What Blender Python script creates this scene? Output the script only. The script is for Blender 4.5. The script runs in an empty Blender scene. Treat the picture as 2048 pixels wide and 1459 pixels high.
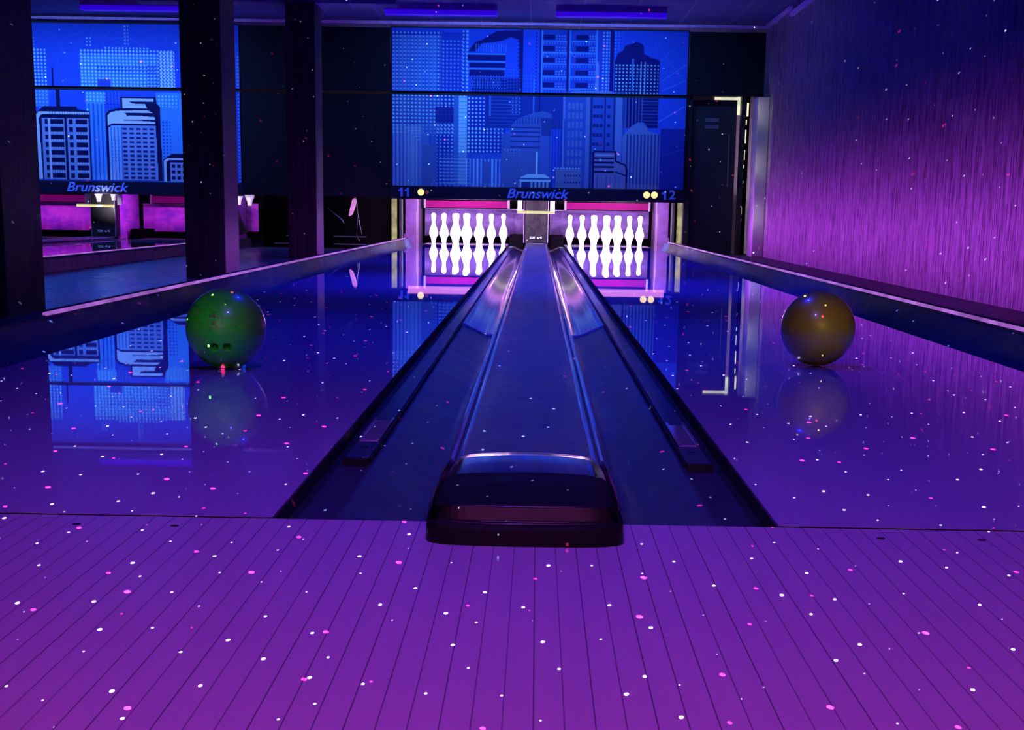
import bpy, bmesh, math, random
import numpy as np
from mathutils import Vector, Matrix
random.seed(7)
SC = bpy.context.scene
COL = SC.collection
R = math.radians
F = 3194.2            # focal length in pixels of a 2048 wide frame
LANE_IN, LANE_OUT = 0.3613, 1.4153
CAPW = 0.1345
LEFT_PAIR = -5.466
def H(z): return .549+(z-.582)*.936

# ------------------------------------------------------------------ materials
def lin(c):
    return tuple(((v/255)/12.92 if v/255 <= .04045 else ((v/255+.055)/1.055)**2.4) for v in c)

class NT:
    def __init__(s, name, kind='mat'):
        s.m = bpy.data.materials.new(name); s.m.use_nodes = True
        s.nt = s.m.node_tree; s.b = s.nt.nodes['Principled BSDF']
    def n(s, t, **k):
        x = s.nt.nodes.new(t)
        for a, v in k.items(): setattr(x, a, v)
        return x
    def l(s, a, b): s.nt.links.new(a, b)
    def math(s, op, a, b=None, c=None):
        x = s.n('ShaderNodeMath', operation=op)
        for i, v in enumerate((a, b, c)):
            if v is None: continue
            if isinstance(v, (int, float)): x.inputs[i].default_value = v
            else: s.l(v, x.inputs[i])
        return x.outputs[0]
    def mix(s, fac, a, b):
        x = s.n('ShaderNodeMix', data_type='RGBA')
        for sock, v in ((x.inputs[0], fac), (x.inputs[6], a), (x.inputs[7], b)):
            if isinstance(v, (int, float)): sock.default_value = v
            elif isinstance(v, tuple): sock.default_value = (*v[:3], 1)
            else: s.l(v, sock)
        return x.outputs[2]
    def set(s, **k):
        for a, v in k.items():
            a = a.replace('_', ' ')
            sock = {i.name.lower(): i for i in s.b.inputs}[a.lower()]
            if isinstance(v, tuple): sock.default_value = (*v[:3], 1)
            elif isinstance(v, (int, float)): sock.default_value = v
            else: s.l(v, sock)
    def bump(s, h, strength=.3, dist=.01):
        b = s.n('ShaderNodeBump'); b.inputs['Strength'].default_value = strength
        b.inputs['Distance'].default_value = dist; s.l(h, b.inputs['Height'])
        s.l(b.outputs[0], s.b.inputs['Normal'])
    def noise(s, vec, scale, detail=3, rough=.5):
        x = s.n('ShaderNodeTexNoise'); x.inputs['Scale'].default_value = scale
        x.inputs['Detail'].default_value = detail; x.inputs['Roughness'].default_value = rough
        if vec is not None: s.l(vec, x.inputs['Vector'])
        return x.outputs['Fac']
    def ramp(s, v, a, b, lo=0., hi=1.):
        x = s.n('ShaderNodeMapRange'); s.l(v, x.inputs[0])
        x.inputs[1].default_value = a; x.inputs[2].default_value = b
        x.inputs[3].default_value = lo; x.inputs[4].default_value = hi
        return x.outputs[0]
    def geo(s, scale=(1, 1, 1)):
        g = s.n('ShaderNodeNewGeometry'); m = s.n('ShaderNodeMapping'); m.inputs['Scale'].default_value = scale
        s.l(g.outputs['Position'], m.inputs['Vector']); return m.outputs[0]
    def obj(s, scale=(1, 1, 1)):
        g = s.n('ShaderNodeTexCoord'); m = s.n('ShaderNodeMapping'); m.inputs['Scale'].default_value = scale
        s.l(g.outputs['Object'], m.inputs['Vector']); return m.outputs[0]

def simple(name, col, rough=.5, metal=0, coat=0, coatr=.05, spec=.5, var=.25, scale=20):
    t = NT(name)
    v = t.noise(t.obj(), scale, 4)
    f = t.ramp(v, .35, .7)
    dark = tuple(c*(1-var) for c in col)
    t.set(base_color=t.mix(f, dark, col), metallic=metal, coat_weight=coat, coat_roughness=coatr, specular_ior_level=spec)
    t.set(roughness=t.ramp(v, .3, .7, rough*.85, min(1, rough*1.15)))
    return t.m

def emit(name, col, strength, var=0.0, scale=30):
    t = NT(name)
    t.set(base_color=(.02, .02, .02), emission_color=col)
    if var:
        v = t.noise(t.obj(), scale, 3)
        t.set(emission_strength=t.ramp(v, .35, .65, strength*(1-var), strength))
    else:
        t.set(emission_strength=strength)
    return t.m

def plank_mat(name, col, lines, coat, coatr, rough, line_w=.0012, jitter=True):
    t = NT(name)
    g = t.n('ShaderNodeNewGeometry'); sx = t.n('ShaderNodeSeparateXYZ'); t.l(g.outputs['Position'], sx.inputs[0])
    x = sx.outputs[0]
    u = t.math('DIVIDE', x, .027)
    fr = t.math('FRACT', t.math('ADD', u, 400.5)); idx = t.math('FLOOR', t.math('ADD', u, 400.5))
    wn = t.n('ShaderNodeTexWhiteNoise', noise_dimensions='1D'); t.l(idx, wn.inputs['W'])
    strength = t.ramp(wn.outputs['Value'], 0, 1, lines*.7, lines)
    line = t.math('LESS_THAN', fr, line_w/.027)
    grain = t.noise(t.geo((60, 1.5, 1)), 1.0, 5, .6)
    tone = t.math('ADD', t.ramp(grain, .3, .7, -.04, .04), t.ramp(wn.outputs['Value'], 0, 1, -.02, .02))
    base = t.mix(t.ramp(tone, -.1, .1), tuple(c*.93 for c in col), tuple(c*1.05 for c in col))
    t.set(base_color=t.mix(t.math('MULTIPLY', line, strength), base, (.05, .01, .09)))
    smudge = t.noise(t.geo((1, 1, 1)), 6, 4)
    t.set(roughness=rough, coat_weight=coat, specular_ior_level=.15)
    t.set(coat_roughness=t.ramp(smudge, .35, .7, coatr*.7, coatr*1.3))
    return t.m

M = {}
M['approach'] = plank_mat('approach_planks', (.50, .30, .60), .82, .75, .16, .6, line_w=.0014)
M['lane'] = plank_mat('lane_planks', (.46, .30, .66), .13, 1.0, .012, .6, line_w=.0010)
M['black'] = simple('black_paint', (.012, .012, .022), .5, spec=.3)
M['blackwall'] = simple('black_panel', (.006, .005, .012), .7, spec=.2)
M['edge'] = simple('dark_wood_edge', (.035, .012, .02), .6)
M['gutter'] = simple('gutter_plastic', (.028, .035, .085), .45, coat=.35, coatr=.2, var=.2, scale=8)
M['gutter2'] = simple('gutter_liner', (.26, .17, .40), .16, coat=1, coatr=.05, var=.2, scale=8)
M['lip'] = simple('liner_lip', (.75, .6, .85), .3)
M['rail'] = simple('bumper_rail_paint', (.022, .050, .10), .45, coat=.3, coatr=.2)
M['bracket'] = simple('clear_bracket', (.55, .35, .6), .12, coat=1)
M['cap'] = simple('cap_plastic', (.055, .065, .155), .42, coat=.45, coatr=.2, var=.2, scale=12)
M['capedge'] = simple('cap_edge_trim', (.30, .22, .40), .18, coat=1, coatr=.05)
M['hood'] = simple('hood_plastic', (.007, .004, .009), .5, coat=.14, coatr=.3, spec=.15)
M['ridge'] = simple('hood_ridge', (.12, .05, .10), .3, coat=.6)
M['hoodtop'] = simple('hood_top_plastic', (.02, .016, .05), .15, coat=1, coatr=.1)
M['hoodglass'] = simple('hood_side_trim', (.10, .06, .13), .12, coat=1)
M['gutterout'] = simple('outer_gutter_plastic', (.022, .026, .10), .6, coat=0, spec=.12, scale=9)
M['curb'] = simple('curb_plastic', (.018, .012, .045), .6, coat=0, spec=.12, scale=9)
M['pin'] = simple('pin_plastic', (.88, .86, .88), .22, coat=1, coatr=.05, var=.03)
M['pinred'] = simple('pin_stripe', (.6, .05, .08), .3)
M['curtain'] = None
M['kick'] = simple('kickback_laminate', (.048, .014, .10), .6, spec=.15, var=.35, scale=14)
M['kickdark'] = simple('kickback_dark', (.06, .02, .09), .5)
M['sweep'] = simple('sweep_board_paint', (.085, .002, .050), .9, spec=.05, var=.2, scale=4)
M['sign'] = simple('sign_board', (.010, .008, .035), .45, spec=.25)
M['tower'] = simple('tower_plastic', (.008, .004, .012), .5, coat=.1)
M['towerlt'] = simple('tower_frame', (.25, .16, .38), .35)
M['label'] = simple('label_sticker', (.8, .75, .85), .5)
M['screentrim'] = simple('screen_trim', (.35, .25, .45), .5)
M['cornice'] = simple('cornice_paint', (.85, .50, .80), .6)
M['ceil'] = None
M['aisle'] = simple('aisle_floor_paint', (.07, .08, .24), .3, coat=.5, coatr=.22, var=.2, scale=3)
M['aisledark'] = simple('aisle_rubber', (.035, .02, .05), .6, var=.4)
M['floorpit'] = simple('pit_dark', (.002, .0015, .003), 1, spec=0)
M['concrete_col'] = None
M['post'] = simple('steel_post', (.35, .30, .35), .35, metal=.6)
M['greyrail'] = simple('grey_steel', (.22, .22, .24), .4, metal=.5)
M['door'] = simple('door_paint', (.013, .012, .022), .55)
M['text'] = simple('sign_lettering', (.22, .34, 1.0), .6, var=.05)
M['textL'] = M['text']
M['amber'] = emit('indicator_glow', lin((255, 225, 150)), 1.25)
M['amberdim'] = emit('indicator_dim', lin((150, 60, 60)), .35)
M['uvtube'] = emit('uv_tube_glow', lin((42, 0, 205)), 1.0)
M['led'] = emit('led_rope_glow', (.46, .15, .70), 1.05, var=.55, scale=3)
M['barlamp'] = emit('bar_lamp_glow', lin((235, 225, 160)), 1.0)
M['slit'] = emit('back_room_light', lin((235, 235, 200)), 1.25, var=.35, scale=9)
M['gap'] = emit('machine_light', lin((200, 190, 130)), .8, var=.75, scale=7)
M['projector'] = simple('projector_shell', (.02, .02, .02), .4)

def mk_curtain():
    t = NT('pit_curtain_fabric')
    v = t.noise(t.geo((3, 1, 6)), 2.2, 5, .6)
    t.set(base_color=t.mix(t.ramp(v, .35, .65), (.030, .011, .08), (.080, .032, .17)), roughness=.75)
    t.bump(v, .5, .02); return t.m
M['curtain'] = mk_curtain()
def mk_curtain2():
    t = NT('pit_curtain_magenta')
    v = t.noise(t.geo((3, 1, 6)), 1.6, 4, .6)
    t.set(base_color=t.mix(t.ramp(v, .35, .65), (.22, .03, .42), (.50, .10, .50)), roughness=.75)
    t.bump(v, .5, .02); return t.m
M['curtain2'] = mk_curtain2()

def mk_wall():
    t = NT('rough_brushed_concrete')
    a = t.noise(t.geo((1, 22, 1.6)), 2.4, 6, .68)      # long vertical rake marks
    b = t.noise(t.geo((1, 55, 5)), 1.5, 5, .7)
    c = t.noise(t.geo((1, 1, 1)), 1.6, 3, .5)
    h = t.math('ADD', t.math('MULTIPLY', a, .65), t.math('MULTIPLY', b, .35))
    f = t.ramp(h, .42, .57)
    col = t.mix(f, (.05, .03, .06), (.42, .36, .42))
    col = t.mix(t.ramp(c, .3, .75, 0, .25), col, (.25, .2, .28))
    t.set(base_color=col, roughness=.85, specular_ior_level=.2)
    t.bump(h, .9, .03); return t.m
M['wall'] = mk_wall()
def mk_colm():
    t = NT('dark_pillar_board')
    a = t.noise(t.geo((14, 14, .8)), 2.0, 6, .65)
    t.set(base_color=t.mix(t.ramp(a, .35, .65), (.003, .002, .005), (.020, .013, .028)), roughness=.7, specular_ior_level=.25)
    t.bump(a, .6, .01); return t.m
M['concrete_col'] = mk_colm()
def mk_ceil():
    t = NT('ceiling_tiles')
    g = t.n('ShaderNodeNewGeometry'); sx = t.n('ShaderNodeSeparateXYZ'); t.l(g.outputs['Position'], sx.inputs[0])
    fx = t.math('LESS_THAN', t.math('FRACT', t.math('ADD', t.math('DIVIDE', sx.outputs[0], .6), 50.2)), .035)
    fy = t.math('LESS_THAN', t.math('FRACT', t.math('ADD', t.math('DIVIDE', sx.outputs[1], 1.2), 50.4)), .02)
    v = t.noise(t.geo(), 1.2, 3)
    base = t.mix(t.ramp(v, .3, .7), (.05, .07, .20), (.07, .09, .25))
    t.set(base_color=t.mix(t.math('MULTIPLY', t.math('MAXIMUM', fx, fy), .8), base, (.16, .18, .38)), roughness=.8)
    return t.m
M['ceil'] = mk_ceil()
def mk_ball(name, a, b, c, s1):
    t = NT(name)
    v = t.noise(t.obj(), s1, 5, .6); w = t.noise(t.obj((1.3, .7, 2)), s1*2.3, 4, .6)
    col = t.mix(t.ramp(v, .42, .62), a, b)
    col = t.mix(t.ramp(w, .60, .68, 0, .8), col, c)
    t.set(base_color=col, roughness=.35, coat_weight=1.0, coat_roughness=.03)
    return t.m
M['ballgreen'] = mk_ball('green_marbled_resin', (.05, .32, .02), (.13, .26, .03), (.02, .12, .01), 9)
M['ballorange'] = mk_ball('amber_resin', (.30, .26, .010), (.33, .22, .012), (.26, .28, .012), 7)
M['balllogo'] = simple('faded_red_print', (.50, .18, .14), .45, coat=1, var=.6, scale=60)
M['hole'] = simple('finger_hole_dark', (.004, .004, .004), .6)

def mk_art():
    t = NT('printed_mural')
    a = t.n('ShaderNodeVertexColor'); a.layer_name = 'art'
    t.set(base_color=a.outputs[0], roughness=.7, specular_ior_level=.1); return t.m
M['art'] = mk_art()

# ------------------------------------------------------------------ mesh helpers
def link(name, bm, mat, parent=None, loc=None, smooth=False):
    me = bpy.data.meshes.new(name)
    bmesh.ops.recalc_face_normals(bm, faces=bm.faces[:])
    bm.to_mesh(me); bm.free()
    if smooth:
        for p in me.polygons: p.use_smooth = True
    o = bpy.data.objects.new(name, me); COL.objects.link(o)
    me.materials.append(M[mat] if isinstance(mat, str) else mat)
    if parent is not None: o.parent = parent
    if loc is not None: o.location = loc
    return o

def bx(bm, x0, x1, y0, y1, z0, z1, bev=0.0, seg=2):
    r = bmesh.ops.create_cube(bm, size=1)
    vs = r['verts']
    for v in vs:
        v.co = Vector(((x0+x1)/2+v.co.x*(x1-x0), (y0+y1)/2+v.co.y*(y1-y0), (z0+z1)/2+v.co.z*(z1-z0)))
    if bev > 0:
        es = list({e for v in vs for e in v.link_edges})
        bmesh.ops.bevel(bm, geom=es, offset=bev, segments=seg, affect='EDGES', profile=.6)
    return bm

def box(name, x0, x1, y0, y1, z0, z1, mat, parent=None, bev=0.0):
    bm = bmesh.new(); bx(bm, x0, x1, y0, y1, z0, z1, bev)
    return link(name, bm, mat, parent)

def extrude(name, prof, y0, y1, mat, parent=None, closed=False, smooth=False, nseg=1, warp=None):
    """profile [(x,z)] swept along y"""
    bm = bmesh.new(); rings = []
    for k in range(nseg+1):
        y = y0+(y1-y0)*k/nseg
        rings.append([bm.verts.new((x, y, z) if warp is None else warp(x, y, z)) for x, z in prof])
    n = len(prof)
    for a, b in zip(rings[:-1], rings[1:]):
        for i in range(n if closed else n-1):
            j = (i+1) % n
            bm.faces.new((a[i], a[j], b[j], b[i]))
    if closed:
        bm.faces.new(rings[0]); bm.faces.new(rings[-1])
    return link(name, bm, mat, parent, smooth=smooth)

def tube(bm, pts, r, n=8):
    pts = [Vector(p) for p in pts]; rings = []
    for i, p in enumerate(pts):
        d = (pts[min(i+1, len(pts)-1)]-pts[max(i-1, 0)]).normalized()
        q = d.to_track_quat('Z', 'Y')
        rr = r[i] if isinstance(r, (list, tuple)) else r
        rings.append([bm.verts.new(p+q @ Vector((rr*math.cos(2*math.pi*k/n), rr*math.sin(2*math.pi*k/n), 0))) for k in range(n)])
    for a, b in zip(rings[:-1], rings[1:]):
        for k in range(n): bm.faces.new((a[k], a[(k+1) % n], b[(k+1) % n], b[k]))
    bm.faces.new(rings[0]); bm.faces.new(rings[-1])

def lathe(bm, prof, n=28):
    rings = []
    for r, z in prof:
        rings.append([bm.verts.new((r*math.cos(2*math.pi*k/n), r*math.sin(2*math.pi*k/n), z)) for k in range(n)])
    for a, b in zip(rings[:-1], rings[1:]):
        for k in range(n): bm.faces.new((a[k], a[(k+1) % n], b[(k+1) % n], b[k]))
    bm.faces.new(rings[0]); bm.faces.new(rings[-1])

def tag(o, label, cat, group=None, kind=None):
    if label: o['label'] = label
    if cat: o['category'] = cat
    if group: o['group'] = group
    if kind: o['kind'] = kind
    return o

def thing(name, label, cat, loc=(0, 0, 0), rotz=0, group=None, kind=None):
    o = bpy.data.objects.new(name, None); COL.objects.link(o)
    o.location = loc; o.rotation_euler = (0, 0, rotz); o.empty_display_size = .1
    return tag(o, label, cat, group, kind)

def struct(o): o['kind'] = 'structure'; return o

def text(name, s, x, y, z, size, mat, parent=None, shear=0.0, align='CENTER', off=0.0, sx=1.0):
    c = bpy.data.curves.new(name, 'FONT'); c.body = s; c.size = size; c.shear = shear
    c.align_x = align; c.align_y = 'CENTER'; c.extrude = .003; c.offset = off; c.space_character = 1.0
    t = bpy.data.objects.new(name, c); COL.objects.link(t)
    dg = bpy.context.evaluated_depsgraph_get(); dg.update()
    me = bpy.data.meshes.new_from_object(t.evaluated_get(dg))
    bpy.data.objects.remove(t)
    o = bpy.data.objects.new(name, me); COL.objects.link(o)
    me.materials.clear(); me.materials.append(M[mat])
    o.rotation_euler = (R(90), 0, 0); o.scale = (sx, 1, 1); o.location = (x, y, z)
    if parent is not None: o.parent = parent
    return o

# ------------------------------------------------------------------ camera
CX, CY = 1024.0, 1148.6          # principal point
VPX, VPY = 1075.5, 420.34        # where the lanes run to
Yc = Vector(((VPX-CX)/F, (CY-VPY)/F, -1)).normalized()
roll = .018
Zc = Vector((math.sin(roll), math.cos(roll), 0)); Zc = (Zc-Yc*Zc.dot(Yc)).normalized()
Xc = Yc.cross(Zc).normalized()
cam = bpy.data.cameras.new('camera'); camo = bpy.data.objects.new('camera', cam); COL.objects.link(camo)
mat = Matrix((Xc, Yc, Zc)).to_4x4(); mat.translation = Vector((.0101, -2.2258, .4325)); camo.matrix_world = mat
cam.sensor_fit = 'HORIZONTAL'; cam.sensor_width = 36; cam.lens = F/2048*36
cam.shift_y = (CY-729.5)/2048; cam.clip_start = .02; cam.clip_end = 100
SC.camera = camo

# ------------------------------------------------------------------ mural art (drawn cell by cell, printed on the panels)
AW, AH = 592, 320
SKY, SKY2 = (18, 50, 228), (26, 70, 245)
LIT, MID, NAVY, PALE, GREY = (92, 155, 255), (40, 95, 245), (6, 12, 120), (104, 132, 255), (62, 92, 222)
class Art:
    def __init__(s):
        s.a = np.zeros((AH, AW, 3)); v = np.linspace(0, 1, AH)[:, None, None]
        s.a[:] = np.array(SKY)
        s.yy, s.xx = np.mgrid[0:AH, 0:AW]
    def rect(s, u0, v0, u1, v1, c, al=1.0):
        u0, u1 = max(0, int(round(u0))), min(AW, int(round(u1))); v0, v1 = max(0, int(round(v0))), min(AH, int(round(v1)))
        if u1 > u0 and v1 > v0: s.a[v0:v1, u0:u1] = s.a[v0:v1, u0:u1]*(1-al)+np.array(c)*al
    def poly(s, pts, c, al=1.0):
        m = np.zeros((AH, AW), bool); n = len(pts)
        for i in range(n):
            (x0, y0), (x1, y1) = pts[i], pts[(i+1) % n]
            if y0 == y1: continue
            cond = ((s.yy+.5 > min(y0, y1)) & (s.yy+.5 <= max(y0, y1)))
            xi = x0+(s.yy+.5-y0)*(x1-x0)/(y1-y0)
            m ^= cond & (s.xx+.5 < xi)
        s.a[m] = s.a[m]*(1-al)+np.array(c)*al
    def dots(s, u0, v0, u1, v1, p, r0, r1, c, al=1.0, pv=None):
        pv = pv or p; rng = np.random.RandomState(int(u0*7+v0*13) % 9999)
        fx = ((s.xx-u0) % p)-p/2+.5; fy = ((s.yy-v0) % pv)-pv/2+.5
        t = np.clip((s.xx-u0)/max(1, (u1-u0)), 0, 1); rr = r0+(r1-r0)*t
        m = np.clip(rr+.6-np.sqrt(fx**2+fy**2), 0, 1)*al
        m = np.where((s.xx >= u0) & (s.xx < u1) & (s.yy >= v0) & (s.yy < v1), m, 0)[:, :, None]
        s.a = s.a*(1-m)+np.array(c)*m
    def vl(s, u0, v0, u1, v1, p, w, c, al=1.0):
        u = u0
        while u < u1: s.rect(u, v0, u+w, v1, c, al); u += p
    def hl(s, u0, v0, u1, v1, p, w, c, al=1.0):
        v = v0
        while v < v1: s.rect(u0, v, u1, v+w, c, al); v += p
    def line(s, x0, y0, x1, y1, c, al=.4, w=.8):
        d = math.hypot(x1-x0, y1-y0); nx, ny = (x1-x0)/d, (y1-y0)/d
        t = (s.xx-x0)*nx+(s.yy-y0)*ny; q = np.abs((s.xx-x0)*ny-(s.yy-y0)*nx)
        m = np.where((t > 0) & (t < d), np.clip(w+.5-q, 0, 1), 0)[:, :, None]*al
        s.a = s.a*(1-m)+np.array(c)*m

def crazing(A, seed, n, u0, u1, v0, v1):
    rg = random.Random(seed)
    for _ in range(n):
        x, y = rg.uniform(u0, u1), rg.uniform(v0, v1); a = rg.uniform(-.6, .6) if rg.random() < .7 else rg.uniform(.6, 1.6)
        for _ in range(rg.randint(1, 3)):
            L = rg.uniform(12, 45); x2, y2 = x+L*math.cos(a), y+L*math.sin(a)
            A.line(x, y, x2, y2, (70, 110, 255), .25, .4); x, y = x2, y2; a += rg.uniform(-.7, .7)

def art_right():
    A = Art()
    A.rect(0, 0, 330, 130, SKY); crazing(A, 3, 14, 500, 590, 10, 130)
    # far left halftone mass
    A.rect(0, 8, 148, 132, (12, 34, 190), .75); A.rect(0, 132, 125, 320, (10, 30, 175), .8); A.rect(152, 134, 230, 250, (10, 28, 170), .8)
    A.dots(0, 6, 100, 132, 7.5, 2.2, 2.0, LIT, .75); A.dots(100, 22, 148, 132, 7.5, 2.0, 1.3, LIT, .6)
    A.rect(2, 14, 90, 128, MID, .30); A.vl(6, 14, 98, 320, 7.5, 2.5, LIT, .28)
    A.dots(140, 2, 156, 132, 7.5, 1.6, 2.8, LIT, .8)
    A.dots(0, 132, 150, 212, 7.5, 2.4, 1.9, LIT, .9)
    A.rect(88, 158, 126, 190, (10, 25, 150), .9); A.dots(88, 190, 128, 316, 7.5, 1.2, 2.2, LIT, .8)
    A.rect(0, 196, 88, 320, (36, 74, 215), .6); A.vl(3, 196, 62, 320, 7.5, 3, LIT, .5)
    A.poly([(24, 196), (58, 196), (74, 214), (74, 232), (88, 240), (88, 320), (24, 320)], GREY, .45)
    for k in range(5): A.line(26+6*k, 200+6*k, 58, 200+6*k, LIT, .5); A.rect(26+6*k, 200+6*k, 28+6*k, 320, LIT, .35)
    A.rect(62, 236, 92, 320, (34, 60, 180), .6)
    # bright slab tower with column of dots
    A.rect(125, 134, 135, 320, (34, 72, 205)); A.rect(135, 136, 152, 316, LIT, .85); A.hl(135, 138, 152, 300, 7.5, 2, SKY, .35)
    A.dots(152, 136, 190, 200, 7.5, 2.1, 1.6, LIT, .9); A.dots(152, 198, 226, 250, 7.5, 2.4, 1.6, LIT, .95)
    A.rect(104, 250, 222, 318, (30, 66, 205), .5); A.hl(96, 262, 160, 318, 7, 2, LIT, .5)
    A.vl(150, 262, 222, 320, 7.5, 3, LIT, .75); A.rect(186, 268, 200, 320, (36, 66, 190))
    # stepped dark tower (top)
    A.poly([(152, 46), (168, 26), (182, 22), (196, 12), (212, 4), (262, 2), (262, 132), (255, 132), (255, 22), (238, 16), (220, 24), (180, 30), (168, 46)], NAVY)
    A.rect(228, 22, 255, 80, SKY); A.vl(168, 30, 230, 46, 5, 1.6, MID, .6)
    A.rect(152, 52, 228, 64, NAVY); A.rect(156, 68, 228, 78, NAVY); A.rect(156, 82, 226, 96, NAVY)
    for v in (49, 65, 79): A.rect(152, v, 228, v+2.5, MID, .9)
    A.rect(160, 98, 258, 128, NAVY, .75); A.dots(158, 92, 232, 128, 5.5, 1.2, 1.2, MID, .8, 6); A.vl(162, 103, 222, 118, 5, 1.5, MID, .6)
    A.dots(230, 78, 258, 130, 6, 1.4, 1.4, MID, .5)
    A.rect(258, 0, 263, 135, NAVY); A.dots(250, 20, 258, 80, 8, 1.6, 1.6, NAVY, .8)
    # dark region behind the glassy blocks
    A.rect(190, 134, 345, 200, (10, 30, 150), .85); A.hl(196, 136, 258, 210, 7, 1.3, MID, .5); A.dots(240, 136, 262, 170, 7, 1.2, 1.2, LIT, .6)
    A.rect(196, 134, 200, 175, MID, .6); A.rect(284, 100, 287, 170, MID, .6); A.dots(262, 90, 292, 132, 7, .8, 2, MID, .6)
    A.dots(286, 4, 294, 128, 7, 1.6, 1.6, NAVY, .8)
    # twin tower block
    A.rect(296, 0, 430, 132, (18, 44, 200)); A.rect(296, 0, 299, 320, NAVY, .8)
    A.rect(299, 2, 302, 132, MID); A.rect(350, 0, 355, 132, NAVY); A.rect(355, 0, 358, 132, MID, .8); A.rect(408, 0, 411, 132, MID)
    for v in (10, 33, 56, 81, 106):
        A.rect(303, v, 326, v+10, NAVY); A.rect(368, v, 393, v+10, NAVY)
        A.dots(327, v, 348, v+10, 5.5, 1.3, 1.3, LIT, .5); A.dots(394, v, 407, v+10, 5, 1.3, 1.3, LIT, .6)
        A.rect(302, v+12, 350, v+14.5, MID, .9); A.rect(358, v+12, 408, v+14.5, MID, .9)
        A.vl(303, v+15, 350, v+20, 5.5, 2, MID, .7); A.vl(360, v+15, 408, v+20, 5.5, 2, MID, .7)
    A.rect(409, 70, 415, 132, GREY, .9); A.poly([(409, 70), (412, 62), (415, 70)], GREY)
    A.dots(420, 2, 436, 130, 6.5, 1.9, 1.9, LIT, .7); A.rect(436, 0, 444, 132, NAVY); A.dots(444, 2, 460, 60, 6.5, 1.7, 1.0, MID, .9)
    # right dark tower with dots
    A.poly([(446, 60), (452, 45), (462, 40), (466, 30), (480, 26), (488, 22), (500, 26), (504, 34), (504, 46), (516, 52), (534, 58), (536, 60), (536, 195), (446, 195)], NAVY)
    A.dots(446, 66, 534, 132, 7, 1.8, 1.5, LIT, .85); A.vl(498, 62, 512, 130, 8, 1.6, LIT, .6); A.rect(481, 56, 483.5, 120, MID, .8)
    A.hl(500, 134, 536, 190, 6.5, 1.4, (30, 60, 190), .8)
    # big pale building lower middle
    A.rect(345, 124, 470, 320, (24, 52, 175), .75); A.poly([(352, 132), (366, 122), (440, 122), (455, 130), (470, 132)], GREY, .8); A.vl(366, 122, 442, 134, 5, 1.4, (20, 40, 150), .6)
    A.rect(345, 132, 349, 320, GREY, .7); A.vl(340, 180, 346, 320, 6, 2, (20, 40, 150))
    for k, v in enumerate(range(150, 280, 19)):
        for u in range(355, 386, 8): A.rect(u, v-4, u+5, v+9, (50, 76, 190), .8)
        for u in (405, 412, 419): A.rect(u, v, u+6, v+7, (10, 22, 128))
        for u in (434,): A.rect(u, v, u+6, v+7, (10, 22, 128))
    A.rect(391, 134, 399, 320, (46, 74, 196), .9); A.rect(400, 134, 404, 320, (10, 25, 130)); A.rect(428, 134, 431, 300, (12, 26, 130)); A.rect(446, 134, 450, 240, (12, 26, 130))
    A.rect(450, 134, 464, 320, (50, 80, 205), .9); A.vl(470, 134, 505, 230, 6.5, 2, (40, 66, 180), .8)
    # arched striped tower lower right
    A.poly([(466, 320), (466, 214), (478, 196), (496, 184), (508, 184), (516, 196), (516, 200), (538, 206), (542, 214), (542, 320)], (46, 74, 196))
    A.vl(474, 208, 542, 320, 7, 2.6, (12, 26, 138), .85)
    # mid stepped bank
    A.poly([(236, 206), (246, 186), (262, 176), (284, 168), (306, 164), (322, 170), (322, 320), (222, 320), (222, 212)], (38, 66, 190), .8)
    A.vl(246, 176, 320, 190, 6, 2.2, (16, 34, 145), .8)
    for v in (196, 205, 214, 224, 236): A.rect(240, v, 300, v+2.6, (12, 26, 130), .8)
    A.rect(302, 178, 322, 214, (14, 30, 138), .7); A.dots(226, 240, 262, 256, 6, 1.2, 1.2, LIT, .6)
    A.rect(222, 246, 292, 320, (40, 66, 180), .7); A.vl(318, 178, 352, 320, 6, 1.8, (14, 30, 140), .7)
    # spire building bottom
    A.rect(292, 246, 296, 296, LIT, .9); A.poly([(258, 306), (262, 298), (276, 292), (310, 292), (322, 300), (324, 306)], LIT); A.rect(258, 300, 324, 303, (20, 45, 170))
    A.rect(260, 305, 324, 320, (14, 30, 145)); A.rect(260, 305, 263, 320, LIT); A.rect(260, 305, 322, 308, LIT); A.vl(282, 307, 320, 320, 8, 4, LIT, .7)
    A.rect(326, 296, 330, 300, (150, 190, 255))
    # low grey block
    A.rect(332, 280, 384, 320, (48, 72, 180)); A.dots(328, 276, 384, 284, 6, 1.6, 1.6, LIT, .8)
    for v in (292, 306): A.vl(350, v, 384, v+4, 6, 3, (14, 28, 130))
    # outlined rounded building
    O = (5, 8, 92)
    A.poly([(406, 320), (406, 252), (410, 242), (454, 242), (454, 262), (468, 266), (476, 276), (476, 320)], (56, 74, 190))
    A.rect(406, 244, 410, 320, O); A.rect(408, 242, 454, 246, O); A.rect(451, 242, 455, 264, O); A.line(454, 263, 472, 270, O, 1, 1.6); A.line(472, 270, 476, 280, O, 1, 1.6); A.rect(474, 278, 478, 320, O)
    for v in (255, 264, 273, 283): A.rect(408, v, 450, v+4, O)
    A.rect(414, 250, 448, 252, LIT, .5); A.rect(420, 258, 424, 264, LIT, .6); A.line(452, 284, 474, 292, O, 1, 1.4); A.vl(416, 292, 470, 320, 9, 1.5, (30, 44, 150), .8)
    A.poly([(432, 320), (446, 306), (560, 312), (560, 320)], (70, 86, 190), .35)
    for x in range(0, 150, 9): A.rect(x+80, 312, x+84, 320, (70, 95, 220), .6)
    A.rect(542, 196, 592, 320, (10, 18, 150), .75); A.line(536, 182, 588, 150, (90, 130, 255), .5, .8); A.line(545, 250, 590, 236, (60, 70, 200), .4)
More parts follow.
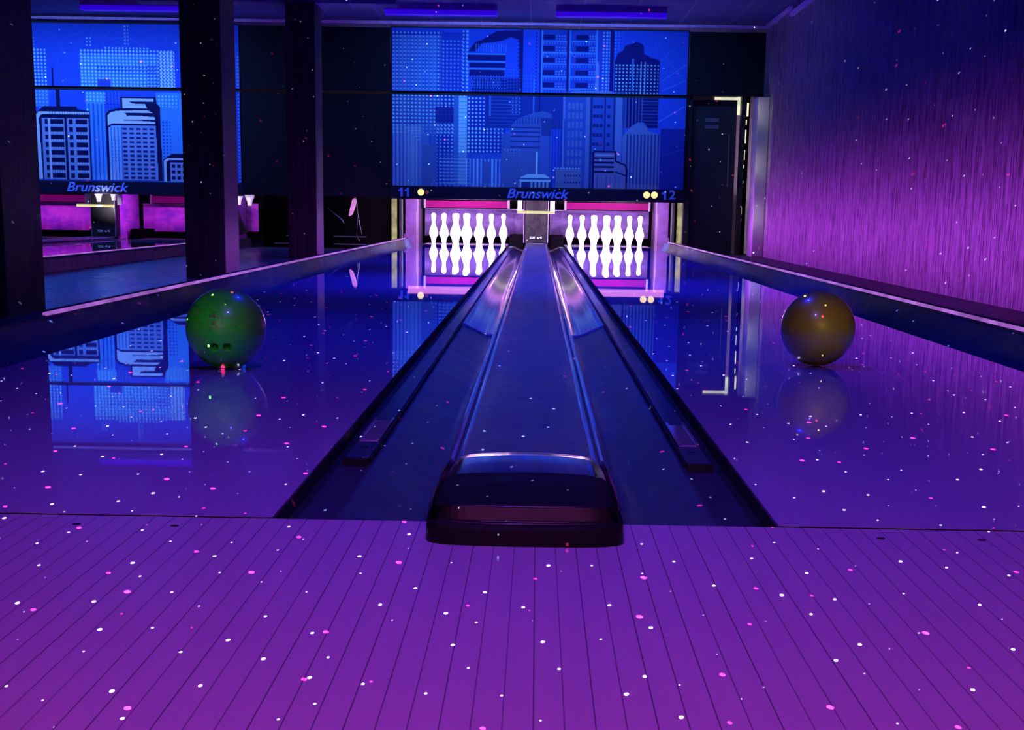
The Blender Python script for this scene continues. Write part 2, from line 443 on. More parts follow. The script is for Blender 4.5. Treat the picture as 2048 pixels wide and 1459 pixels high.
    A.line(540, 120, 588, 98, (80, 120, 255), .4); A.line(540, 100, 588, 66, (80, 120, 255), .4)
    return A.a

def art_left():
    A = Art(); crazing(A, 11, 44, 166, 470, 4, 130)
    U = lambda X: X/3.648+96
    V = lambda Y: Y/3.648-42
    A.dots(U(270), V(250), U(320), V(340), 7, 1.5, 1.2, LIT, .6)
    A.dots(U(270), V(340), U(400), V(760), 7, 2.4, 1.9, LIT, .85); A.rect(U(270), V(640), U(400), V(770), MID, .5)
    A.dots(U(685), V(250), U(735), V(330), 7, 1.7, 1.7, LIT, .7); A.dots(U(965), V(160), U(1000), V(320), 7, 1.8, 1.8, LIT, .7)
    A.dots(U(820), V(320), U(1160), V(380), 7, 2, 1.7, LIT, .8)
    A.rect(U(640), V(375), U(1210), V(630), (34, 90, 245), .75); A.dots(U(640), V(340), U(1330), V(640), 7, 2.3, 2.0, LIT, .85)
    A.dots(U(760), V(460), U(1200), V(520), 7, 2.2, 2.2, (14, 35, 190), .7); A.dots(U(1130), V(450), U(1230), V(640), 7, 1.8, 2.1, (12, 30, 180), .7)
    A.rect(U(765), V(560), U(860), V(620), (16, 36, 195), .8)
    A.dots(U(1220), V(350), U(1335), V(640), 7, 2.4, 2.6, (120, 165, 255), .8)
    # plane to the right of the tower
    A.rect(U(670), V(655), U(810), V(1310), (34, 92, 250)); A.vl(U(690), V(740), U(815), V(1310), 8.2, 3.2, (16, 44, 200), .8); A.dots(U(670), V(655), U(930), V(740), 7, 2.0, 2.4, LIT, .7)
    A.dots(U(820), V(655), U(930), V(790), 7, 2.6, 2.6, (14, 32, 185), .8)
    A.rect(U(1190), V(655), U(1500), V(1320), (32, 90, 245)); A.dots(U(1200), V(670), U(1345), V(760), 7, 2.1, 1.6, LIT, .7); A.dots(U(1225), V(860), U(1290), V(1130), 7, 2.3, 1.6, (14, 36, 195), .8)
    D = (4, 6, 78)
    # left tower
    A.rect(U(430), V(480), U(440), V(640), D); A.rect(U(452), V(640), U(480), V(780), D)
    A.poly([(U(285), V(840)), (U(290), V(820)), (U(360), V(765)), (U(600), V(765)), (U(605), V(785)), (U(695), V(800)), (U(695), V(1315)), (U(285), V(1315))], D)
    A.poly([(U(292), V(1310)), (U(292), V(840)), (U(320), V(806)), (U(690), V(806)), (U(690), V(826)), (U(345), V(826)), (U(318), V(850)), (U(330), V(1310))], PALE)
    A.vl(U(400), V(808), U(690), V(824), 5, 1.5, D, .7); A.rect(U(330), V(832), U(700), V(848), D); A.poly([(U(318), V(850)), (U(340), V(850)), (U(350), V(1310)), (U(330), V(1310))], D)
    A.rect(U(340), V(852), U(508), V(1308), GREY); A.rect(U(524), V(852), U(686), V(1308), GREY)
    for v in range(8):
        y = 862+v*57
        A.rect(U(360), V(y), U(382), V(y+36), D); A.rect(U(403), V(y), U(498), V(y+36), D)
        A.rect(U(540), V(y), U(570), V(y+36), D); A.rect(U(590), V(y), U(676), V(y+36), D)
        A.vl(U(410), V(y+36), U(500), V(y+46), 5, 2, (150, 165, 255), .5); A.vl(U(595), V(y+36), U(680), V(y+46), 5, 2, (150, 165, 255), .5)
    A.rect(U(385), V(852), U(400), V(1308), PALE, .8)
    # rounded tower
    A.poly([(U(815), V(1315)), (U(815), V(820)), (U(840), V(790)), (U(925), V(772)), (U(928), V(690)), (U(1190), V(690)), (U(1192), V(735)), (U(1218), V(760)), (U(1222), V(1315))], D)
    A.poly([(U(942), V(772)), (U(942), V(702)), (U(1172), V(702)), (U(1172), V(722)), (U(990), V(722)), (U(1010), V(738)), (U(1110), V(742)), (U(1120), V(772))], PALE)
    A.poly([(U(828), V(905)), (U(828), V(830)), (U(850), V(806)), (U(900), V(794)), (U(1120), V(786)), (U(1165), V(806)), (U(950), V(808)), (U(980), V(820)), (U(1180), V(838)), (U(1180), V(856)), (U(940), V(858)), (U(1180), V(872)), (U(1180), V(886)), (U(860), V(886))], PALE)
    A.poly([(U(960), V(818)), (U(1150), V(818)), (U(1170), V(828)), (U(975), V(830))], D); A.rect(U(945), V(856), U(1180), V(866), D)
    A.poly([(U(830), V(1310)), (U(830), V(918)), (U(860), V(902)), (U(1182), V(902)), (U(1190), V(1310))], GREY)
    A.poly([(U(830), V(1310)), (U(830), V(920)), (U(855), V(905)), (U(925), V(905)), (U(925), V(1310))], (66, 112, 255)); A.vl(U(845), V(915), U(925), V(1310), 7, 2.4, (24, 50, 190), .8)
    for i in range(5):
        for j in range(12): A.rect(U(935+i*50), V(918+j*33), U(968+i*50), V(935+j*33), (10, 18, 120))
    A.dots(U(845), V(1000), U(925), V(1180), 7, 1.2, .8, D, .4)
    # corner block at right and beyond
    A.poly([(U(1225), V(1315)), (U(1225), V(1150)), (U(1300), V(1105)), (U(1620), V(1100)), (U(1650), V(1130)), (U(1650), V(1315))], D)
    A.poly([(U(1232), V(1315)), (U(1232), V(1160)), (U(1262), V(1138)), (U(1620), V(1138)), (U(1620), V(1152)), (U(1272), V(1152)), (U(1250), V(1170)), (U(1250), V(1315))], PALE)
    A.rect(U(1280), V(1170), U(1600), V(1315), GREY)
    for i in range(8):
        for j in range(3): A.rect(U(1292+i*40), V(1185+j*44), U(1316+i*40), V(1212+j*44), D)
    # far left side, behind the near pillar
    A.vl(4, 30, 160, 320, 8, 3, MID, .6); A.rect(40, 150, 120, 320, D); A.vl(48, 160, 116, 316, 10, 6, GREY); A.hl(44, 164, 118, 316, 12, 3, D)
    A.rect(U(1620), V(300), 592, V(640), MID, .3); A.dots(480, 60, 592, 318, 7, 2.2, 1.6, LIT, .6)
    return A.a

LP = np.array((.15, .25, 1.0))      # hue of the ultraviolet wash on the murals
def mural(name, img, v0, v1, cx, y, ztop, zbot, mat_parent=None):
    sub = img[v0:v1]; h, w = sub.shape[:2]
    s = sub/255; l = np.where(s <= .04045, s/12.92, ((s+.055)/1.055)**2.4)
    alb = np.clip(l/LP*.80, .004, .90)
    xs = np.linspace(cx-1.80, cx+1.80, w); zs = np.linspace(ztop, zbot, h)
    X, Z = np.meshgrid(xs, zs)
    n = w*h
    co = np.zeros((n+8, 3)); co[:n, 0] = X.ravel(); co[:n, 1] = y; co[:n, 2] = Z.ravel()
    i = np.arange(n).reshape(h, w)
    q = np.stack([i[:-1, :-1], i[1:, :-1], i[1:, 1:], i[:-1, 1:]], -1).reshape(-1, 4)
    bxv = [(cx-1.803, y+.001), (cx+1.803, y+.001), (cx+1.803, y+.02), (cx-1.803, y+.02)]
    for k, (a, b) in enumerate(bxv): co[n+k] = (a, b, zbot-.003); co[n+4+k] = (a, b, ztop+.003)
    f = np.array([[0, 1, 5, 4], [1, 2, 6, 5], [2, 3, 7, 6], [3, 0, 4, 7], [4, 5, 6, 7], [3, 2, 1, 0]])+n
    q = np.vstack([q, f])
    me = bpy.data.meshes.new(name)
    me.vertices.add(len(co)); me.vertices.foreach_set('co', co.ravel())
    me.loops.add(q.size); me.loops.foreach_set('vertex_index', q.ravel().astype(np.int32))
    me.polygons.add(len(q)); me.polygons.foreach_set('loop_start', np.arange(0, q.size, 4, dtype=np.int32))
    me.update(calc_edges=True)
    ca = me.color_attributes.new('art', 'FLOAT_COLOR', 'POINT')
    c = np.ones((len(co), 4)); c[:n, :3] = alb.reshape(-1, 3); c[n:, :3] = .01
    ca.data.foreach_set('color', c.ravel().astype(np.float32))
    me.materials.append(M['art'])
    o = bpy.data.objects.new(name, me); COL.objects.link(o); return o

YM = 18.10          # front plane of the masking units
Z_SIGN0, Z_SIGN1, Z_TOP, Z_DIV0, Z_DIV1 = H(.582), H(.742), H(2.735), H(1.905), H(1.950)

# ------------------------------------------------------------------ a pair of lanes
def outer_profile(s, cx):
    p = [(LANE_OUT+.001, -.020), (LANE_OUT+.006, -.045), (1.445, -.062), (1.48, -.074), (1.525, -.079), (1.57, -.074), (1.60, -.060),
         (1.622, -.035), (1.636, -.005), (1.645, .025), (1.650, .045)]
    return [(cx+s*x, z) for x, z in p]
def curb_profile(s, cx, top=0.0):
    p = [(1.6505, -.085), (1.6505, .044), (1.653, .052), (1.659, .0575), (1.667, .060), (1.745, .060), (1.753, .057), (1.758, .050), (1.760, .040), (1.760, -.085)]
    return [(cx+s*x, z) for x, z in p]
def inner_profile(s, cx, dz=0.0, deep=0.0):
    c = [(.3606, -.004), (.3602, -.030), (.3500, -.034), (.3000, -.034), (.2900, -.0290), (.2830, -.0300), (.2600, -.040), (.2350, -.052), (.2080, -.064), (.1840, -.072), (.1640, -.073), (.1500, -.064), (.1410, -.046), (.1370, -.022), (.1360, -.006)]
    return [(cx+s*x, z+dz-deep*math.sin(math.pi*(x-.136)/.226)) for x, z in c]

def lane_pair(cx, names, main=True):
    left_n, right_n = names
    for s, nm in ((-1, left_n), (1, right_n)):
        x0, x1 = sorted((cx+s*LANE_IN, cx+s*LANE_OUT))
        t = thing('bowling_lane', f'{nm} bowling lane with long glossy planked surface', 'lane', (0, 0, 0))
        bm = bmesh.new(); bx(bm, x0, x1, .013, 19.20, -.012, 0)
        link('lane_surface', bm, 'lane', t)
        bm = bmesh.new(); bx(bm, x0+.0005, x1-.0005, .013, 19.20, -.084, -.0125)
        link('lane_bed', bm, 'edge', t)
        # outer gutter and curb
        o = extrude('gutter', [(x, min(z, .006) if cx < -1 else z) for x, z in outer_profile(s, cx)], 0, 18.9, 'gutterout', smooth=True)
        tag(o, f'outer side gutter channel along the {nm} lane', 'gutter')
        t = thing('lane_curb', f'raised outer curb beside the {nm} lane gutter', 'curb')
        extrude('curb_body', [(x, z-(.038 if cx < -1 and z > 0 else 0)) for x, z in curb_profile(s, cx)], 0, 18.9, 'curb', t, closed=True)
        bm = bmesh.new(); tube(bm, [(cx+s*1.664, y, .062-(.038 if cx < -1 else 0)) for y in ((.4 if s > 0 else 3.25), 5, 10, 15, 18.4)], .008, 8)  # glowing tube stands in for strip light caught on the curb rim
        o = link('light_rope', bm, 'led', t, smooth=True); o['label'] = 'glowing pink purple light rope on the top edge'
        # inner gutter
        t = thing('gutter', f'centre gutter channel beside the {nm} lane', 'gutter')
        o = extrude('edge_channel', inner_profile(s, cx)[:3], 0, 18.9, 'black', t); o['label'] = 'black recessed strip along the lane edge'  # black in place of the shade under the lane edge
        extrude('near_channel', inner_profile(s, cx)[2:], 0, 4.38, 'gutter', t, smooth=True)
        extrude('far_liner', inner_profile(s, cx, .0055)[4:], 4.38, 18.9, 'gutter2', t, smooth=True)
        a = inner_profile(s, cx, .0055)[4:]; b = inner_profile(s, cx, -.001)[4:]
        bm = bmesh.new(); va = [bm.verts.new((x, 4.38, z)) for x, z in a]; vb = [bm.verts.new((x, 4.38, z)) for x, z in b]
        vc = [bm.verts.new((x, 4.395, z+.0012)) for x, z in a]
        for i in range(len(a)-1): bm.faces.new((va[i], va[i+1], vb[i+1], vb[i])); bm.faces.new((va[i], va[i+1], vc[i+1], vc[i]))
        o = link('liner_lip', bm, 'lip', t); o['label'] = 'pale curved front lip of the gutter liner'
        # bumper rail beside the lane
        t = thing('bumper_rail', f'folded bumper rail lying in the centre gutter of the {nm} lane', 'bumper rail')
        xa, xb = LANE_IN-.021, LANE_IN-.064
        q = sorted((cx+s*xa, cx+s*xb))
        bm = bmesh.new(); bx(bm, q[0], q[1], 1.255, 18.6, -.0335, -.020, .003); link('rail', bm, 'rail', t)
        q2 = sorted((cx+s*(xb-.001), cx+s*(xb-.0075)))
        bm = bmesh.new(); bx(bm, q2[0], q2[1], .71, 18.6, -.0335, -.0205); bx(bm, q[0]-.003, q[1]+.003, .695, .7095, -.0335, -.0200); o = link('seal_strip', bm, 'black', t)  # black strip stands in for the shadow line between rail and gutter
        bm = bmesh.new(); bx(bm, q[0], q[1], .71, .935, -.0335, -.0215, .002); link('end_block', bm, 'rail', t)
        e = t
        bm = bmesh.new(); bx(bm, q[0]+.001, q[1]-.001, .94, 1.25, -.0335, -.0195, .004); bx(bm, q[0], q[0]+.006, .94, 1.28, -.0195, -.0175, .0005)
        bx(bm, q[1]-.006, q[1], .94, 1.28, -.0195, -.0175, .0005)
        o = link('clear_bracket', bm, 'bracket', e); o['label'] = 'shiny clear bracket at the near end'
        bm = bmesh.new(); tube(bm, [((q[0]+q[1])/2, .86, -.0225), ((q[0]+q[1])/2, .86, -.0205)], .007, 10); link('screw', bm, 'black', e)
    # centre capping
    t = thing('ball_track_cover', f'long flat plastic cover running between the {left_n} and {right_n} lanes', 'ball track cover')
    w = CAPW
    for (y0, y1) in ((.297, 3.60), (3.603, 9.6), (9.603, 14.2), (14.203, 18.35)):
        p = [(cx-w+.016, -.07), (cx-w+.016, .0270), (cx-w+.020, .0285), (cx+w-.020, .0285), (cx+w-.016, .0270), (cx+w-.016, -.07)]
        extrude('cover_panel', p, y0, y1, 'cap', t, closed=True)
    for s in (-1, 1):
        p = [(cx+s*x, z) for x, z in ((w, -.066), (w, .020), (w-.0015, .027), (w-.005, .0315), (w-.009, .0325), (w-.0125, .031), (w-.0150, .0270), (w-.0155, -.066))]
        o = extrude('edge_trim', p, .297, 18.35, 'capedge', t, closed=True, smooth=False); o['label'] = 'shiny rounded edge trim'
        p = [(cx+s*x, z) for x, z in ((w-.0205, .0286), (w-.022, .0300), (w-.025, .0306), (w-.0275, .0296), (w-.029, .0286))]
        extrude('bead', p, .297, 18.35, 'capedge', t, closed=True)
    return

lane_pair(0.0, ('left near', 'right near'))
lane_pair(LEFT_PAIR, ('far left', 'second from far left'))

# ------------------------------------------------------------------ hood at the end of the ball track cover
def hood():
    t = thing('ball_track_hood', 'black glossy plastic hood at the near end of the centre ball track cover', 'hood', (0, 0, 0))
    # stations: y, z top centre, half width, crown, sink of shoulder
    st = [(.295, .040, .110, .004), (.282, .056, .1135, .007), (.268, .0615, .115, .008), (.22, .0635, .118, .008), (.14, .0640, .121, .007), (.065, .0625, .1228, .006)]
    def surf(stations, name, matn, x_edge=None, zside=.0, parent=t, n=20, close=True):
        bm = bmesh.new(); rows = []
        for (y, z, w, cr) in stations:
            row = []
            for k in range(n+1):
                u = -1+2*k/n
                x = w*u; zz = z-cr*u*u-.010*abs(u)**14
                row.append(bm.verts.new((x, y-.006*(1-u*u)*0, zz)))
            rows.append(row)
        for a, b in zip(rows[:-1], rows[1:]):
            for k in range(n): bm.faces.new((a[k], a[k+1], b[k+1], b[k]))
        return bm
    bm = surf(st, 'top_strip', 'hoodtop'); link('top_plate', bm, 'hoodtop', t, smooth=True)
    st2 = [(.065, .0625, .1228, .006), (.02, .0605, .124, .006), (.0, .0615, .1245, .006), (-.04, .0590, .1255, .006), (-.08, .0560, .1260, .005), (-.115, .0530, .1255, .005), (-.128, .0515, .1245, .004)]
    bm = surf(st2, 'brow', 'hood'); link('brow', bm, 'hood', t, smooth=True)
    # front: swept faces with a bowed plan outline
    def front(levels, name, matn):
        bm = bmesh.new(); rows = []; n = 28
        for (y, z, w, bow, zc) in levels:
            row = []
            for k in range(n+1):
                u = -1+2*k/n
                x = w*math.sin(u*math.pi/2)
                yy = y+bow*(abs(u)**3)
                row.append(bm.verts.new((x, yy, z-zc*u*u)))
            rows.append(row)
        for a, b in zip(rows[:-1], rows[1:]):
            for k in range(n): bm.faces.new((a[k], a[k+1], b[k+1], b[k]))
        return link(name, bm, matn, t, smooth=False)
    f1 = front([(-.128, .0515, .1245, .03, .004), (-.1335, .0500, .1245, .03, .004), (-.1355, .0480, .1245, .03, .003), (-.1420, .0310, .1265, .03, .001), (-.1440, .0280, .1270, .03, 0)], 'front_panel', 'hood')
    f2 = front([(-.1440, .0280, .1270, .03, 0), (-.1540, .0278, .1300, .035, 0), (-.1600, .0260, .1315, .038, 0), (-.1640, .0210, .1320, .04, 0), (-.1660, .0010, .1325, .042, 0)], 'bottom_lip', 'hood')
    for (yy, zz, w) in ((-.1372, .0482, .070), (-.1448, .0292, .082), (-.1568, .0284, .095)):
        bm = bmesh.new(); tube(bm, [(w*math.sin(u*math.pi/2), yy+.03*abs(math.sin(u*math.pi/2)*w/.125)**3, zz) for u in [k/10 for k in range(-10, 11)]], .0007, 6)
        o = link('ridge', bm, 'ridge', t, smooth=True); o['label'] = 'thin shiny moulded ridge on the front'
    # side walls
    for s in (-1, 1):
        bm = bmesh.new()
        ys = [.295, .268, .20, .12, .04, -.02, -.06, -.10, -.125]
        tops = [.036, .050, .052, .053, .052, .0505, .0485, .0465, .045]
        wi = [.112, .1185, .121, .1225, .1235, .125, .1258, .1258, .1245]
        wo = [.1345, .1350, .1352, .1354, .1356, .1356, .1350, .1335, .1318]
        A = [bm.verts.new((s*wi[k], ys[k], tops[k])) for k in range(9)]
        B = [bm.verts.new((s*(wi[k]*.45+wo[k]*.55), ys[k], tops[k]-.006)) for k in range(9)]
        C_ = [bm.verts.new((s*wo[k], ys[k], tops[k]-.018)) for k in range(9)]
        D = [bm.verts.new((s*(wo[k]+.001), ys[k], .001)) for k in range(9)]
        for P, Q in ((A, B), (B, C_), (C_, D)):
            for k in range(8): bm.faces.new((P[k], P[k+1], Q[k+1], Q[k]))
        link('side_wall', bm, 'hoodglass' if True else 'hood', t, smooth=True)
    bm = bmesh.new(); bx(bm, -.110, .110, .2935, .296, .0306, .040); link('rear_edge', bm, 'hood', t)
hood()

# ------------------------------------------------------------------ approach, aisles, room shell
struct(box('floor', -9.0, 2.74, -7.0, 0.0, -.10, 0, 'approach'))
struct(box('trim_1', -9.0, -LANE_IN, .0005, .0125, -.05, -.001, 'floorpit'))
struct(box('trim_2', LANE_IN, 2.70, .0005, .0125, -.05, -.001, 'floorpit'))
# rubber gap under the gutters
struct(box('floor_subfloor', -9.0, 2.74, 0.001, 26.0, -.14, -.088, 'aisle'))
struct(box('floor_aisle_right', 1.765, 2.74, .002, 19.5, -.0879, -.080, 'aisledark'))
struct(box('wall_right', 2.74, 2.94, -7.0, 24.0, -.14, 3.2, 'wall'))
struct(box('ceiling', -9.0, 2.74, -7.0, 24.0, 2.66, 2.80, 'ceil'))
struct(box('wall_back', -9.0, 2.74, 24.0, 24.1, -.14, 3.2, 'blackwall'))
struct(box('wall_left', -9.1, -9.0, -7.0, 24.0, -.14, 3.2, 'blackwall'))
struct(box('wall_rear', -9.1, 2.94, -7.1, -7.0, -.14, 3.2, 'blackwall'))
struct(box('trim_3', -9.0, 2.735, 17.98, 18.02, 2.600, 2.628, 'cornice'))
struct(box('trim_4', 2.705, 2.739, 16.10, 17.98, 2.60, 2.64, 'cornice'))
struct(box('trim_5', 2.70, 2.739, -6.9, 16.05, 2.52, 2.56, 'cornice'))
struct(box('trim_6', -4.1, -1.45, 14.66, 15.0, 2.43, 2.659, 'ceil'))

# small oval markers in the approach
i = 0
for x in (-.62, -.484, .49, .628):
    bm = bmesh.new(); tube(bm, [(0, 0, -.001), (0, 0, .0006)], .006, 16)
    o = link('approach_marker', bm, 'black', loc=(x, -.066, 0))
    side = 'left' if x < 0 else 'right'
    rank = 'outer' if abs(x) > .6 else 'inner'
    tag(o, f'{rank} small dark dot inlaid in the approach before the {side} near lane', 'floor marker', 'approach dots near the foul line')

# pillars
for k, (y, lab) in enumerate(((4.70, 'nearest broad dark pillar standing at the edge of the approach'),
                              (9.65, 'dark pillar between the two murals with purple lit side'),
                              (14.60, 'slim far dark pillar in front of the black panels'))):
    bm = bmesh.new(); bx(bm, -2.56, -2.265, y, y+.55, -.0879, 2.659 if k < 2 else 2.43, .008)
    o = link('pillar', bm, 'concrete_col'); tag(o, lab, 'pillar', 'dark square pillars along the aisle', 'thing')

def numeral_one(x, z, parent):
    bm = bmesh.new(); p = [(-.004, -.054), (.024, -.054), (.024, .054), (.004, .054), (-.012, .036), (-.032, .028), (-.032, .008), (-.004, .014)]
    a = [bm.verts.new((x+u, YM-.0185, z+v)) for u, v in p]; b = [bm.verts.new((x+u, YM-.0125, z+v)) for u, v in p]
    bm.faces.new(a); bm.faces.new(b)
    for k in range(len(p)): bm.faces.new((a[k], a[(k+1) % len(p)], b[(k+1) % len(p)], b[k]))
    o = link('number_digit', bm, 'text', parent); o['label'] = 'blue digit 1'; return o

# ------------------------------------------------------------------ masking units with murals and signs
IMG_R, IMG_L = art_right(), art_left()
for cx, img, nm in ((0.0, IMG_R, 'right'), (LEFT_PAIR, IMG_L, 'left')):
    desc = 'above the lanes numbered 11 and 12' if nm == 'right' else 'behind the pillars above the far left lanes'
    o = mural('skyline_mural', img, 0, 128, cx, YM, Z_TOP, Z_DIV1)
    tag(o, f'upper blue city skyline mural panel {desc}', 'mural', 'skyline mural panels')
    o = mural('skyline_mural', img, 134, 320, cx, YM, Z_DIV0, Z_SIGN1+.006)
    tag(o, f'lower blue city skyline mural panel {desc}', 'mural', 'skyline mural panels')
    t = thing('lane_sign', f'long dark blue sign board {"with numbers 11 and 12" if nm=="right" else "under the left mural without visible numbers"}', 'sign', (0, 0, 0))
    bm = bmesh.new(); bx(bm, cx-1.815, cx+1.815, YM-.012, YM+.03, Z_SIGN0, Z_SIGN1, .006); link('board', bm, 'sign', t)
    dz = .004
    o = text('lettering', 'Brunswick', cx-.008, YM-.0185, (Z_SIGN0+Z_SIGN1)/2+.003, .158, 'text', t, shear=.30, off=.0026, sx=1.13); o['label'] = 'blue italic lettering'
    if nm == 'right':
        o = numeral_one(-1.690, .628, t); o = numeral_one(-1.612, .628, t); o = numeral_one(1.568, .636, t)
        o = text('number_digit', '2', 1.668, YM-.0185, .636, .150, 'text', t, off=.0026, sx=1.15); o['label'] = 'blue digit 2'
        for x, m_, z in ((-1.440, 'amber', .630), (-1.365, 'amberdim', .628), (1.351, 'amber', .636), (1.447, 'amber', .637)):
            r_ = .041 if m_ == 'amber' else .024
            bm = bmesh.new(); tube(bm, [(cx+x, YM-.014, z), (cx+x, YM-.024, z)], r_, 24)
            o = link('indicator_lamp', bm, m_, t)
            o['label'] = 'round glowing cream indicator lamp' if m_ == 'amber' else 'small dim red indicator lamp'
    # backing frame
    bm = bmesh.new(); bx(bm, cx-1.815, cx+1.815, YM+.031, YM+.06, Z_SIGN0, Z_TOP+.02)
    o = link('mural_backing', bm, 'black'); tag(o, f'black backing board behind the {nm} skyline mural', 'backing board')

def black_panel(x0, x1, z0, z1, label):
    bm = bmesh.new(); bx(bm, x0, x1, YM-.002, YM+.03, H(z0), H(z1), .004)
    return tag(link('masking_board', bm, 'blackwall'), label, 'panel', 'plain black masking panels')
black_panel(-3.648, -1.82, 1.945, 2.735, 'plain black upper panel between the two murals')
black_panel(-3.648, -1.82, .60, 1.905, 'plain black lower panel between the two murals')
black_panel(1.82, 2.735, 1.945, 2.735, 'plain black upper panel in the corner above the door')

# ------------------------------------------------------------------ door corner on the right
d = struct(thing('door_1', None, None))
bm = bmesh.new(); bx(bm, 1.90, 2.45, 18.32, 18.36, -.088, 1.79, .004); link('leaf', bm, 'door', d)
bm = bmesh.new(); bx(bm, 2.06, 2.23, 18.312, 18.3195, 1.53, 1.575); bx(bm, 2.06, 2.23, 18.312, 18.3195, 1.45, 1.495); o = link('vent_plate', bm, 'greyrail', d)
bm = bmesh.new(); bx(bm, 2.36, 2.372, 18.30, 18.3195, .75, 1.38); link('pull_bar', bm, 'greyrail', d)
f_ = struct(thing('trim_7', None, None))
bm = bmesh.new(); bx(bm, 1.82, 1.89, 18.2, 18.35, -.088, 1.88); link('jamb', bm, 'black', f_)
bm = bmesh.new(); bx(bm, 1.89, 2.735, 18.2, 18.35, 1.835, 1.88); link('head', bm, 'black', f_)
# ragged post covering most of the gap between door and wall
bm = bmesh.new()
bx(bm, 2.492, 2.545, 18.2, 18.35, -.088, 1.834)
link('jamb', bm, 'black', f_)
bm = bmesh.new(); bx(bm, 2.5455, 2.612, 18.335, 18.36, -.088, 1.834); link('filler_board', bm, 'floorpit', f_)  # black board added to hide the lit space behind the gap
t = thing('work_light', 'bright back room light showing above the top corner of the black door', 'light')  # glowing slabs stand in for back room light leaking past the door
bm = bmesh.new(); bx(bm, 2.18, 2.46, 18.42, 18.44, 1.80, 1.832); link('lit_slot', bm, 'slit', t)
bm = bmesh.new(); bx(bm, 2.452, 2.490, 18.36, 18.38, 1.62, 1.832); link('lit_slot', bm, 'slit', t)
t = thing('light_gap', 'ragged bright line of back room light between door jamb and wall', 'light')
z = .02
rg = random.Random(5)
for (z0, z1, dx, w) in ((1.60, 1.76, .012, .022), (1.50, 1.56, .006, .012), (1.28, 1.44, .004, .014), (1.08, 1.2, .0, .012), (.98, 1.02, .0, .01), (.80, .83, -.003, .008), (.42, .50, -.006, .010), (.33, .37, -.006, .008), (.13, .19, -.008, .008), (.02, .06, -.008, .006)):
    bm = bmesh.new(); bx(bm, 2.556+dx, 2.556+dx+w, 18.30, 18.31, z0, z1); link('sliver', bm, 'slit', t)
bm = bmesh.new(); bx(bm, 2.60, 2.738, 17.50, 17.95, -.079, 1.78, .01)
tag(link('wall_pier', bm, simple('grey_plaster', (.42, .40, .44), .7, var=.15, scale=5)), 'pale plaster pier at the far end of the rough wall', 'pier', None, 'thing')

# ------------------------------------------------------------------ pin ends
PINPROF = [(.0, 0.0), (.0258, 0.0), (.0262, .003), (.0290, .020), (.0360, .057), (.0495, .086), (.0605, .114), (.0590, .135), (.0560, .149), (.0465, .184), (.0390, .203), (.0312, .220), (.0250, .241),
           (.0230, .254), (.0236, .274), (.0265, .300), (.0300, .325), (.0322, .343), (.0310, .357), (.0255, .371), (.0150, .3785), (.004, .381)]
def smooth_prof(p, n=3):
    out = []
    for i in range(len(p)-1):
        p0, p1, p2, p3 = p[max(i-1, 0)], p[i], p[i+1], p[min(i+2, len(p)-1)]
        for k in range(n):
            t = k/n
            f = lambda a, b, c, d_: .5*((2*b)+(-a+c)*t+(2*a-5*b+4*c-d_)*t*t+(-a+3*b-3*c+d_)*t**3)
            out.append((max(.0005, f(p0[0], p1[0], p2[0], p3[0])), f(p0[1], p1[1], p2[1], p3[1])))
    out.append(p[-1]); return out
def make_pin():
    t = bpy.data.objects.new('bowling_pin', None); COL.objects.link(t); t.empty_display_size = .05
    bm = bmesh.new(); lathe(bm, smooth_prof(PINPROF, 3)[1:], 28); link('pin_body', bm, 'pin', t, smooth=True)
    bm = bmesh.new(); n = 28
    lathe(bm, [(.0243, .2545), (.0240, .2630), (.0243, .2660)], 28); lathe(bm, [(.0262, .2860), (.0272, .2930), (.0275, .2950)], 28)
    link('neck_stripe', bm, 'pin', t, smooth=True)
    return t
proto_pin = make_pin(); used = [False]
def place_pin(loc, label, group, rot=None):
    if not used[0]: r = proto_pin; used[0] = True
    else:
        r = proto_pin.copy(); COL.objects.link(r)
        for ch in proto_pin.children:
            c = ch.copy(); COL.objects.link(c); c.parent = r
    r.location = loc
    if rot: r.rotation_euler = rot
    tag(r, label, 'bowling pin', group)
HEAD_Y = 18.29
rows = [(0, [('head pin', 0)]), (1, [('left pin of the second row', -.1524), ('right pin of the second row', .1524)]),
        (2, [('left pin of the third row', -.3048), ('middle pin of the third row', 0), ('right pin of the third row', .3048)]),
        (3, [('leftmost pin of the back row', -.4572), ('second pin from left in the back row', -.1524), ('third pin from left in the back row', .1524), ('rightmost pin of the back row', .4572)])]
for cx, lane in ((-.888, 'left'), (.888, 'right')):
    for rr, items in rows:
        for lab, dx in items:
            place_pin((cx+dx, HEAD_Y+rr*.264, .0), f'white bowling pin on the {lane} near lane, {lab}', f'bowling pins on the {lane} near lane')

